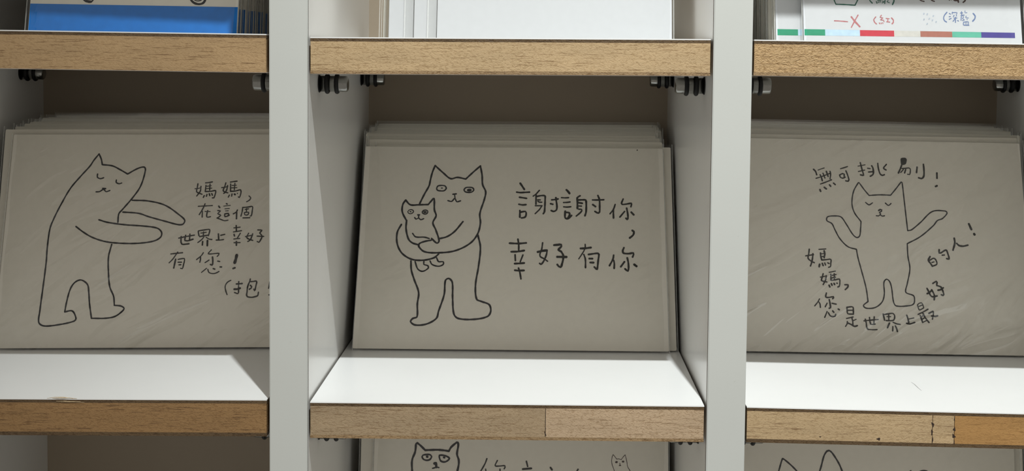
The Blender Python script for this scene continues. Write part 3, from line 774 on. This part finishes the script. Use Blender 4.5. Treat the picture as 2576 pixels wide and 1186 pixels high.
  'dots': """0.54 - 5.51 14.4 5.32 13.94
0.54 - 7.08 14.24 6.86 13.75
0.54 - 9.82 13.34 9.59 12.99
0.54 - 5.43 11.65 5.25 11.3
0.54 - 7.92 12.02 7.64 11.67
0.54 - 9.3 11.34 9.08 10.95
0.54 - 10.94 10.57 10.69 10.22
0.54 - 6.85 9.61 6.58 9.19""",
 },
 'b': {
  'p1': """0.74 - -24.42 17.33 -23.09 15.53 -21.56 14.84 -20.07 14.58 -18.94 15.85 -18.51 17.39
1.2 - -22.12 15.12 -19.95 14.86""",
  'p2': """1.03 - 25.08 17.85 26.13 15.9 27.67 14.66 29.71 14.21 31.44 14.7 32.31 15.97 32.62 17.93
0.52 - 27.17 16.47 28.42 15.79 30.03 15.89 30.94 16.51""",
 },
 'm': {
  'd': """1.03 - -53.72 83.53 -53.86 85.31 -54.02 88.18 -53.7 90.34 -52.57 93.23 -52.25 95.57 -52.11 97.37 -51.48 97.83 -51.48 97.83 -49.79 96.5 -47.54 94.37 -47.54 94.37 -44.6 94.5 -41.66 94.63 -38.71 94.45 -35.77 94.08 -35.77 94.08 -34.7 95.98 -31.81 98.45 -31.44 98.36 -31.14 97.1 -31.7 92.6 -30.82 89.92 -30.78 87.59 -31.53 83.82 -31.86 82.03
0.84 c -49.03 91.12 -48.59 91.93 -46.76 92.26 -44.92 92.16 -44.26 91.36 -45.05 89.91 -46.51 89.45 -48.17 89.87
1.14 - -46.59 91.24 -46.37 91.15
0.87 c -40.49 91.23 -40.41 91.95 -38.3 91.98 -36.63 91.46 -35.42 90.58 -36.23 89.49 -37.87 88.75 -39.71 89.27
1.06 - -38.19 90.99 -37.91 90.91
1.33 - -42.81 87.97 -42.08 88.07
1.14 - -41.98 87.8 -41.85 86.19
0.68 - -43.68 85.63 -42.58 85.91 -41.85 86.28
0.68 - -41.85 86.28 -40.56 86.03
1.03 - -53.72 83.53 -53.76 81.02 -53.4 77.45""",
  't': """0.71 - -16.86 90.67 -17.74 88.27 -19.67 84.81 -20.72 83.16
0.65 - -17.4 85.59 -17.05 82.91
0.65 - -11.65 89.85 -12.69 87.29 -10.39 87.17 -7.95 87.36 -7.79 86.61 -8.23 85.86
0.71 - -10.31 85.68 -10.15 83
0.84 - 2.72 89.59 3.36 87.21
0.9 - 0.93 85.83 5.2 86.25
0.9 - 14.66 86.76 15.43 85.73
0.9 - 28.25 86.05 27.19 84.1""",
  'brown': """0.32 - 46.55 84.36 45.93 86.44 45.16 88.51 44.85 90.3 45.15 92.39 45.6 93.45 45.6 93.45 46.52 92.41 47.35 91.29 47.35 91.29 48.36 91.45 49.58 91.02 49.58 91.02 50.64 92.47 51.56 93.44 51.56 93.44 52.33 90.4 52.79 87.72 53.86 85.95 54.62 84.47
0.95 - 47.05 89.79 47.45 89.89
0.89 - 50.34 90.14 50.71 90.14
0.38 - 48.91 89.31 49.01 88.51
0.44 - 48.67 88.2 49.37 88.21""",
 },
 'n': {
  'e1': """0.79 - -44.16 85.59 -43.14 88.97 -42.11 92.35 -41.61 93.41 -41.61 93.41 -40.63 92.85 -36.99 89.77 -33.12 85.74""",
  'e2': """0.84 - -24.04 85.86 -22.75 89.72 -21.19 95.03 -19.68 97.32 -18.69 97.62 -17.23 96.53 -13.89 91.28 -11.78 86.02""",
  't': """0.75 - 20.85 87.9 21.35 88.48 21.57 87.43
0.75 - 25.74 87.97 27.23 88.52 29.18 88.25 30.14 87.55""",
 },
}
def catmull(pts, closed, step=0.55):
    P = [Vector(p) for p in pts]
    n = len(P); out = []
    if n == 2 and not closed: return P
    idx = range(n if closed else n - 1)
    for i in idx:
        p0 = P[(i - 1) % n] if (closed or i > 0) else P[0] * 2 - P[1]
        p1 = P[i]; p2 = P[(i + 1) % n]
        p3 = P[(i + 2) % n] if (closed or i + 2 < n) else P[-1] * 2 - P[-2]
        d = (p2 - p1).length
        k = max(1, min(14, int(d / step)))
        # centripetal-ish: limit tangents on uneven spacing
        m1 = (p2 - p0); m2 = (p3 - p1)
        l1 = (p1 - p0).length + d; l2 = (p3 - p2).length + d
        m1 = m1 * (d / l1) if l1 > 0 else m1; m2 = m2 * (d / l2) if l2 > 0 else m2
        for j in range(k):
            t = j / k; t2 = t * t; t3 = t2 * t
            out.append(p1 * (2 * t3 - 3 * t2 + 1) + m1 * (t3 - 2 * t2 + t) + p2 * (-2 * t3 + 3 * t2) + m2 * (t3 - t2))
    if not closed: out.append(P[-1])
    return out

def ribbon(bm, pts, w, closed, z, rnd):
    n = len(pts); h = w * MM / 2
    L, R = [], []
    ph = rnd.random() * 6
    for i, p in enumerate(pts):
        a = pts[(i - 1) % n] if (closed or i > 0) else p
        b = pts[(i + 1) % n] if (closed or i < n - 1) else p
        t = (b - a)
        if t.length < 1e-9: t = Vector((1, 0))
        t.normalize(); nn = Vector((-t.y, t.x))
        k = h * (1 + 0.10 * math.sin(ph + i * 0.9) + 0.05 * math.sin(ph * 2 + i * 2.3))
        c = p * MM
        L.append(bm.verts.new((c.x + nn.x * k, c.y + nn.y * k, z))); R.append(bm.verts.new((c.x - nn.x * k, c.y - nn.y * k, z)))
    for i in range(n if closed else n - 1):
        j = (i + 1) % n
        bm.faces.new((R[i], R[j], L[j], L[i]))
    if not closed:
        for p in (pts[0], pts[-1]):
            vs = [bm.verts.new((p.x * MM + h * math.cos(2 * math.pi * q / 12), p.y * MM + h * math.sin(2 * math.pi * q / 12), z + 2e-6)) for q in range(12)]
            bm.faces.new(vs)

def draw(text, z=0.00006):
    bm = bmesh.new(); rnd = random.Random(3)
    for li, line in enumerate(text.strip().split('\n')):
        t = line.split(' '); w = float(t[0]); fl = t[1]; v = [float(x) for x in t[2:]]
        pts = [(v[i], v[i + 1]) for i in range(0, len(v), 2)]
        zz = z + (li % 7) * 1.0e-6
        if 'f' in fl:
            bm.faces.new([bm.verts.new((a * MM, b * MM, zz)) for a, b in catmull(pts, True)][::-1]); continue
        runs = [[pts[0]]]
        for p in pts[1:]:
            if p == runs[-1][-1]: runs.append([p])
            else: runs[-1].append(p)
        if 's' in fl: runs = [[a, b] for a, b in zip(pts, pts[1:])]
        cl = 'c' in fl
        if cl and len(runs) > 1:
            runs[-1].append(runs[0][0]); cl = False
        for r in runs:
            if len(r) < 2: continue
            ribbon(bm, catmull(r, cl), w, cl, zz, rnd)
    return bm

def basis(p):
    u = Vector(p['u']); v = Vector(p['v']); n = u.cross(v)
    return Matrix(((u.x, v.x, n.x, p['base'][0] * MM), (u.y, v.y, n.y, p['base'][1] * MM), (u.z, v.z, n.z, p['base'][2] * MM + OZ), (0, 0, 0, 1)))

def sheet_bm(W, H, t, bow=0.0, r=0.6):
    """a card with real thickness, slightly rounded corners, front face at local z = 0"""
    bm = bmesh.new(); pts = []
    for cx_, cy_, a0 in ((W / 2 - r, r, -90), (W / 2 - r, H - r, 0), (-W / 2 + r, H - r, 90), (-W / 2 + r, r, 180)):
        for k in range(4):
            a = math.radians(a0 + 30 * k); pts.append((cx_ + r * math.cos(a), cy_ + r * math.sin(a)))
    top = [bm.verts.new((x * MM, y * MM, 0)) for x, y in pts]; bot = [bm.verts.new((x * MM, y * MM, -t * MM)) for x, y in pts]
    bm.faces.new(top); bm.faces.new(bot[::-1])
    n = len(pts)
    for i in range(n): bm.faces.new((top[i], bot[i], bot[(i + 1) % n], top[(i + 1) % n]))
    return bm

def sleeve_bm(W, H, ml, mr, mt, mb, t, amp=0.12, seed=0.0):
    """flattened clear bag round the card: front and back film meeting at pinched side seams"""
    bm = bmesh.new(); nx, ny = 26, 20
    x0, x1, y0, y1 = -W / 2 - ml, W / 2 + mr, -mb, H + mt
    def g(front):
        rows = []
        for j in range(ny + 1):
            row = []
            for i in range(nx + 1):
                x = x0 + (x1 - x0) * i / nx; y = y0 + (y1 - y0) * j / ny
                e = min((x - x0) / 1.2, (x1 - x) / 1.2, 1.0) if True else 1
                wv = amp * (0.5 + 0.5 * math.sin(x * .11 + seed) * math.sin(y * .17 + 2 * seed + x * .05))
                z = (0.22 + wv) if front else (-t - 0.2)
                mid = -t / 2
                z = mid + (z - mid) * max(0.0, e)
                row.append(bm.verts.new((x * MM, y * MM, z * MM)))
            rows.append(row)
        for j in range(ny):
            for i in range(nx):
                q = (rows[j][i], rows[j][i + 1], rows[j + 1][i + 1], rows[j + 1][i])
                bm.faces.new(q if front else q[::-1])
        return rows
    a = g(True)
    # heat-sealed welt down both sides
    for xa, xb in ((x0 - .05, x0 + .45), (x1 - .45, x1 + .05)):
        f = bm.faces.new([bm.verts.new((x * MM, y * MM, 0.32 * MM)) for x, y in ((xa, y0), (xb, y0), (xb, y1), (xa, y1))])
        f.material_index = 1
    return bm

def bar(bm, x0, x1, y0, y1, z=0.00005, curve=0.0):
    k = 8
    lo = [bm.verts.new(((x0 + (x1 - x0) * i / k) * MM, (y0[0] + (y0[1] - y0[0]) * i / k) * MM, z)) for i in range(k + 1)]
    hi = [bm.verts.new(((x0 + (x1 - x0) * i / k) * MM, (y1[0] + (y1[1] - y1[0]) * i / k) * MM, z)) for i in range(k + 1)]
    for i in range(k): bm.faces.new((lo[i], lo[i + 1], hi[i + 1], hi[i]))

def front_card(key, name, label, cat, paper, parts, slv, margins, H=None, t=0.45, sl_seed=0.0, amp=0.12):
    p = POSE[key]; H = H or p['H']; W = p['W']
    root = thing(name, label, cat)
    root.matrix_world = basis(p)
    obj('card_sheet', sheet_bm(W, H, t), paper, root)
    for nm, kind in parts:
        obj(nm, draw(INK[key][kind]), INKM[kind], root)
    if slv: obj('clear_sleeve', sleeve_bm(W, H, *margins, t, amp, sl_seed), slv, root, True).data.materials.append(SEAM)
    return root

front_card('c', 'greeting_card', 'cream thank-you card of a cat hugging a kitten beside handwritten Chinese lines', 'greeting card', PAPER,
           [('cat_drawing', 'd'), ('handwriting', 't'), ('ink_speck', 'k')], SLV, (0.2, 0.4, 2.4, 1.0), sl_seed=1.0)
front_card('l', 'greeting_card', 'cream card of a tall leaning cat holding out both arms to the handwriting', 'greeting card', PAPER,
           [('cat_drawing', 'd'), ('handwriting', 't')], SLV_L, (0.8, 1.0, 0.3, 0.9), sl_seed=2.0, amp=0.3)
front_card('r', 'greeting_card', 'cream card of a cat with raised arms ringed by handwriting, in a creased sleeve', 'greeting card', PAPER,
           [('cat_drawing', 'd'), ('headline_handwriting', 'u'), ('handwriting', 't')], SLV_R, (2.0, 2.0, 1.5, 0.4), sl_seed=3.0, amp=0.3)
front_card('m', 'greeting_card', 'card with a big-eyed cat face and a small brown cat, its top under the shelf', 'greeting card', PAPER,
           [('cat_face', 'd'), ('handwriting', 't'), ('small_cat_drawing', 'brown')], SLV, (0.6, 0.6, 0.3, 0.5))
front_card('n', 'greeting_card', 'card showing only two pointed black cat ears below the cream and orange shelf edge', 'greeting card', PAPER,
           [('cat_ear', 'e1'), ('cat_ear', 'e2'), ('handwriting', 't')], SLV_L, (0.6, 3.0, 0.3, 0.5))
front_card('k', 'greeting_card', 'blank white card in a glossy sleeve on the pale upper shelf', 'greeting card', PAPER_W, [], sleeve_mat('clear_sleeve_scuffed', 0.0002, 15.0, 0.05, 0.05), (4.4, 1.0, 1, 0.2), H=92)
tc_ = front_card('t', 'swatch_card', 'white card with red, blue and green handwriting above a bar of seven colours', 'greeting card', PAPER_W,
           [('green_writing', 'green'), ('red_writing', 'red'), ('brown_writing', 'brown'), ('blue_writing', 'navy'), ('dots', 'dots')], SLV, (0.8, 1.6, 1, 0.1), H=116, amp=0.25)
bc_ = front_card('b', 'greeting_card', 'grey-white card with blue band and two black paws, on the tan-edged shelf', 'greeting card', PAPER,
           [('paw_drawing', 'p1'), ('paw_drawing', 'p2')], SLV, (1.6, 0.3, 1, 0.1), H=108)

BLUE = plain('blue_print', (0.008, 0.18, 0.60), 0.6, 0.3, var=0.05, scale=200)
COLS = {'green': (0.025, 0.25, 0.14), 'light_blue': (0.42, 0.56, 0.68), 'red': (0.47, 0.041, 0.062), 'beige': (0.50, 0.485, 0.455),
        'brown': (0.33, 0.13, 0.10), 'mint': (0.10, 0.38, 0.28), 'violet': (0.062, 0.05, 0.23)}
BARM = {k: plain(k + '_print', v, 0.65, 0.25, var=0.05, scale=400) for k, v in COLS.items()}
def swatches(root, full=True):
    xs = [-49.05, -39.68, -23.9, -8.41, 3.47, 17.88, 31.01, 46.25]
    top = lambda x: 6.42 - 0.0081 * (x + 49)
    bot = lambda x: 3.49 - 0.0038 * (x + 49)
    for i, k in enumerate(COLS):
        a, b = xs[i], xs[i + 1]
        bm = bmesh.new(); bar(bm, a, b, (bot(a), bot(b)), (top(a), top(b)))
        obj('colour_swatch', bm, BARM[k], root)['label'] = k.replace('_', ' ') + ' colour swatch'
swatches(tc_)
bm = bmesh.new(); bar(bm, -47.6, 47.6, (0.05, 0.05), (13.7, 13.0))
obj('blue_band', bm, BLUE, bc_)

# ------------------------------------------------------------------ the cards stacked behind each front card
def make_back(W, H, t, paper, ml, mt, group, label, extra=None, cat='greeting card', name='greeting_card'):
    r = thing(name, label, cat, group)
    parts = [obj('card_sheet', sheet_bm(W, H, t), paper, r)]
    if extra: parts += extra(r)
    bm = bmesh.new()
    x0, x1, y0, y1, z = -W / 2 - ml, W / 2 + ml, -0.3, H + mt, 0.12
    vs = [bm.verts.new((x * MM, y * MM, zz * MM)) for x, y, zz in ((x0, y0, z), (x1, y0, z), (x1, y1, z), (x0, y1, z), (x0, y0, -t - .1), (x1, y0, -t - .1))]
    bm.faces.new(vs[:4])
    for xa, xb in ((x0 - .05, x0 + .35), (x1 - .35, x1 + .05)):
        f = bm.faces.new([bm.verts.new((x * MM, y * MM, (z + .05) * MM)) for x, y in ((xa, y0), (xb, y0), (xb, y1), (xa, y1))])
        f.material_index = 1
    parts.append(obj('clear_sleeve', bm, SLV, r)); parts[-1].data.materials.append(SEAM)
    return r, parts

def stack(key, n, lean_end, y_top_end, W, H, t, paper, group, label, xs=0.0, xj=1.6, ml=0.9, mt=1.6, hj=0.8, first_off=1.2, extra=None, lean2=None, xlist=None, tj=0.0, first_label=None, back_of=None):
    p = POSE[key]; base = Vector(p['base']); u = Vector(p['u']); v = Vector(p['v'])
    rnd = random.Random(sum(map(ord, key)) + n)
    h0 = Vector((-u.y, u.x, 0)).normalized()
    Hf = p['H'] if key in 'clrmn' else {'b': 108, 'k': 92}.get(key, 116)
    lean0 = math.asin(max(0, v.dot(h0)))
    yt = base.y + Hf * math.sin(lean0)      # where the front card's top edge stands
    z0 = base.z
    r0, parts = make_back(W, H, t, paper, ml, mt, group, label, extra)
    prev = lean0
    yaw0 = math.atan2(u.y, u.x); slope = u.z
    gap0 = (y_top_end - yt) / n
    for i in range(1, n + 1):
        f = i / n
        if i == 1: r, ch = r0, parts
        else:
            r = r0.copy(); C.objects.link(r)
            for c in parts:
                d = c.copy(); C.objects.link(d); d.parent = r
        e = f ** 0.6
        ln = lean0 + (math.radians(lean_end) - lean0) * e
        if lean2 is not None and i == 1: ln = math.radians(lean2)
        ytop = yt + first_off + (y_top_end - yt - first_off) * ((i - 1) / max(1, n - 1))
        yb = ytop - H * math.sin(ln)
        yw = yaw0 * (1 - f)
        uu = Vector((math.cos(yw), math.sin(yw), slope)).normalized()
        hh = Vector((-math.sin(yw), math.cos(yw), 0))
        vv = (Vector((0, 0, 1)) * math.cos(ln) + hh * math.sin(ln)); vv = (vv - uu * vv.dot(uu)).normalized()
        nn = uu.cross(vv)
        x = base.x + xs + (rnd.uniform(-xj, xj) if not xlist or i > len(xlist) else xlist[i - 1])
        b = Vector((x, yb, z0 - 0.6 + rnd.uniform(0, hj) + slope * (x - base.x)))
        # small in-plane turn
        a = rnd.uniform(-1, 1) * tj
        uu2 = uu * math.cos(a) + vv * math.sin(a); vv2 = -uu * math.sin(a) + vv * math.cos(a)
        b = b + Vector((0, 0, abs(a) * W / 2))
        r.matrix_world = Matrix(((uu2.x, vv2.x, nn.x, b.x * MM), (uu2.y, vv2.y, nn.y, b.y * MM), (uu2.z, vv2.z, nn.z, b.z * MM + OZ), (0, 0, 0, 1)))
        r['label'] = first_label if (i == 1 and first_label) else ('backmost, topmost-showing card of the stack behind the ' + back_of if i == n and back_of else label)
        r['group'] = group

def blue_edge(r):
    bm = bmesh.new(); bar(bm, -47.0, 47.0, (0.05, 0.05), (12.6, 12.4)); return [obj('blue_band', bm, BLUE, r)]

stack('c', 18, 13.5, 187.5, 149.0, 105, 0.8, PAPER, 'cards stacked behind the hugging-cats card', 'plain cream card in clear sleeve stacked behind the card of the hugging cats',
      xj=2.2, hj=1.5, first_off=1.6, xlist=[4.6, 0.5], lean2=26.6, tj=0.004,
      first_label='cream card right behind the hugging-cats card, its right edge sticking out', back_of='hugging-cats card')
stack('l', 18, 4.0, 186.5, 148.0, 105.5, 0.8, PAPER, 'cards stacked behind the outstretched-arms card', 'plain cream card in clear sleeve stacked behind the card of the cat with outstretched arms', back_of='outstretched-arms cat card', xlist=[-5.2, -0.5, -3.5], hj=1.7,
      first_label='cream card next behind the outstretched-arms cat card, its left edge sticking out', xj=2.0, first_off=2.4, tj=0.006)
stack('r', 18, 4.0, 186.5, 148.0, 105.5, 0.8, PAPER, 'cards stacked behind the raised-arms card', 'plain cream card in clear sleeve stacked behind the card of the cat with raised arms', back_of='raised-arms cat card', hj=1.7, xj=2.0, first_off=2.4, tj=0.006)
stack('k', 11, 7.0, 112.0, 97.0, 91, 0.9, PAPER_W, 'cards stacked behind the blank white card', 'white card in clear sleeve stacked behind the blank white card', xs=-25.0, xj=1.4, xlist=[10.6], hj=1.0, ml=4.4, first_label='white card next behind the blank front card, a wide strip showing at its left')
stack('b', 16, 6.0, 184.0, 95.0, 108, 0.8, PAPER, 'blue-banded cards stacked behind the front one', 'blue-banded card in clear sleeve stacked behind the card with two black paws', xs=0.0, xj=0.5, extra=blue_edge, hj=0.5)
stack('m', 8, 6.0, 186.0, 146.0, 104, 0.8, PAPER, 'cards stacked behind the big-eyed cat card', 'cream card in clear sleeve stacked behind the big-eyed cat face card', xs=0.0, xj=1.0, xlist=[-6.6], first_label='cream card next behind the big-eyed cat card, its left edge sticking out')
stack('n', 8, 6.0, 186.0, 146.0, 104, 0.8, PAPER, 'cards stacked behind the cat-ears card', 'cream card in clear sleeve stacked behind the card with two cat ears', xs=0.0, xj=1.0, xlist=[4.0])
sc_ = front_card('s', 'swatch_card', 'second white swatch card, its green bar end showing left of the front one', 'greeting card', PAPER_W, [], SLV, (0.8, 0.5, 1, 0.1), H=115)
swatches(sc_)
POSE['s']['base'][1] += 1.5
stack('s', 13, 6.0, 186.0, 98.5, 115, 0.9, PAPER, 'cards stacked behind the colour swatch cards', 'card in clear sleeve stacked in shade behind the two colour swatch cards', xs=-1.0, xj=0.8, hj=0.5)

# ------------------------------------------------------------------ specks on the sawn edges
speck(SH['BM'], [(15.6, -3.2, .12, 1.4, 0), (15.55, -6.8, .12, 1.2, 0), (15.65, -9.6, .12, .8, 0.1), (15.6, -12.2, .25, 1.0, 0.3)], 'joint_gap')
speck(SH['BR'], [(-4.9 + 0, -5.4, .5, 1.0, .3), (-5.2, -8.5, .35, 1.2, 0), (-4.8, -11.8, .2, 1.4, -.1)], 'dark_filler')
speck(SH['BR'], [(3.75, -3.0, .2, 1.0, 0), (3.8, -7.2, .5, .8, 0), (3.6, -10, .6, .9, .5), (3.9, -12.6, .2, .8, 0)], 'joint_gap')
speck(SH['BR'], [(-26.5, -11.6, .75, .55, 0)], 'knot')
speck(SH['BR'], [(-50.0, -11.0, .35, .25, 0)], 'knot')

# fallen hair on the right lower shelf and a raised splinter on the brown edge
def thread(name, pts, r, m, parent=None):
    bm = bmesh.new(); rings = []
    P = [Vector(p) for p in pts]
    for i, p in enumerate(P):
        d = (P[min(i + 1, len(P) - 1)] - P[max(i - 1, 0)]).normalized()
        a = d.cross(Vector((0, 0, 1))).normalized(); b = a.cross(d)
        k = r * (0.4 if i in (0, len(P) - 1) else 1)
        rings.append([bm.verts.new((p + a * k * math.cos(q * math.pi / 3) + b * k * math.sin(q * math.pi / 3)) * MM) for q in range(6)])
    for u, v in zip(rings, rings[1:]):
        for q in range(6): bm.faces.new((u[q], u[(q + 1) % 6], v[(q + 1) % 6], v[q]))
    bm.faces.new(rings[0][::-1]); bm.faces.new(rings[-1])
    return obj(name, bm, m, parent)
hr = thread('hair_strand', [(176.1, 50.6, .08 - .54 + OZ * 1000), (176.35, 46.0, .2 - .54 + OZ * 1000), (176.3, 41.0, .1 - .54 + OZ * 1000), (176.4, 35.1, .08 - .54 + OZ * 1000)], 0.045, KNOT)
hr['label'] = 'tiny dark hair lying on the white lower right shelf'; hr['category'] = 'hair'
SPL = plain('pale_wood_fibre', (0.55, 0.42, 0.25), 0.6, var=0.2, scale=900)
for pts in ([(-10.2, 1.35, .1), (-7, 1.2, .55), (-3.5, 1.3, .6), (0.5, 1.35, .1)], [(-8.0, 1.35, .1), (-5, 1.1, .3), (-1, 1.3, .35), (2.0, 1.4, .05)],
            [(-6.5, 1.3, -1.15), (-3, 1.15, -1.0), (1, 1.2, -1.2), (5.0, 1.35, -1.4)], [(-4.5, 1.3, -1.4), (-1, 1.2, -1.25), (3.5, 1.35, -1.2)]):
    thread('splinter', pts, 0.13, SPL, SH['BL'])
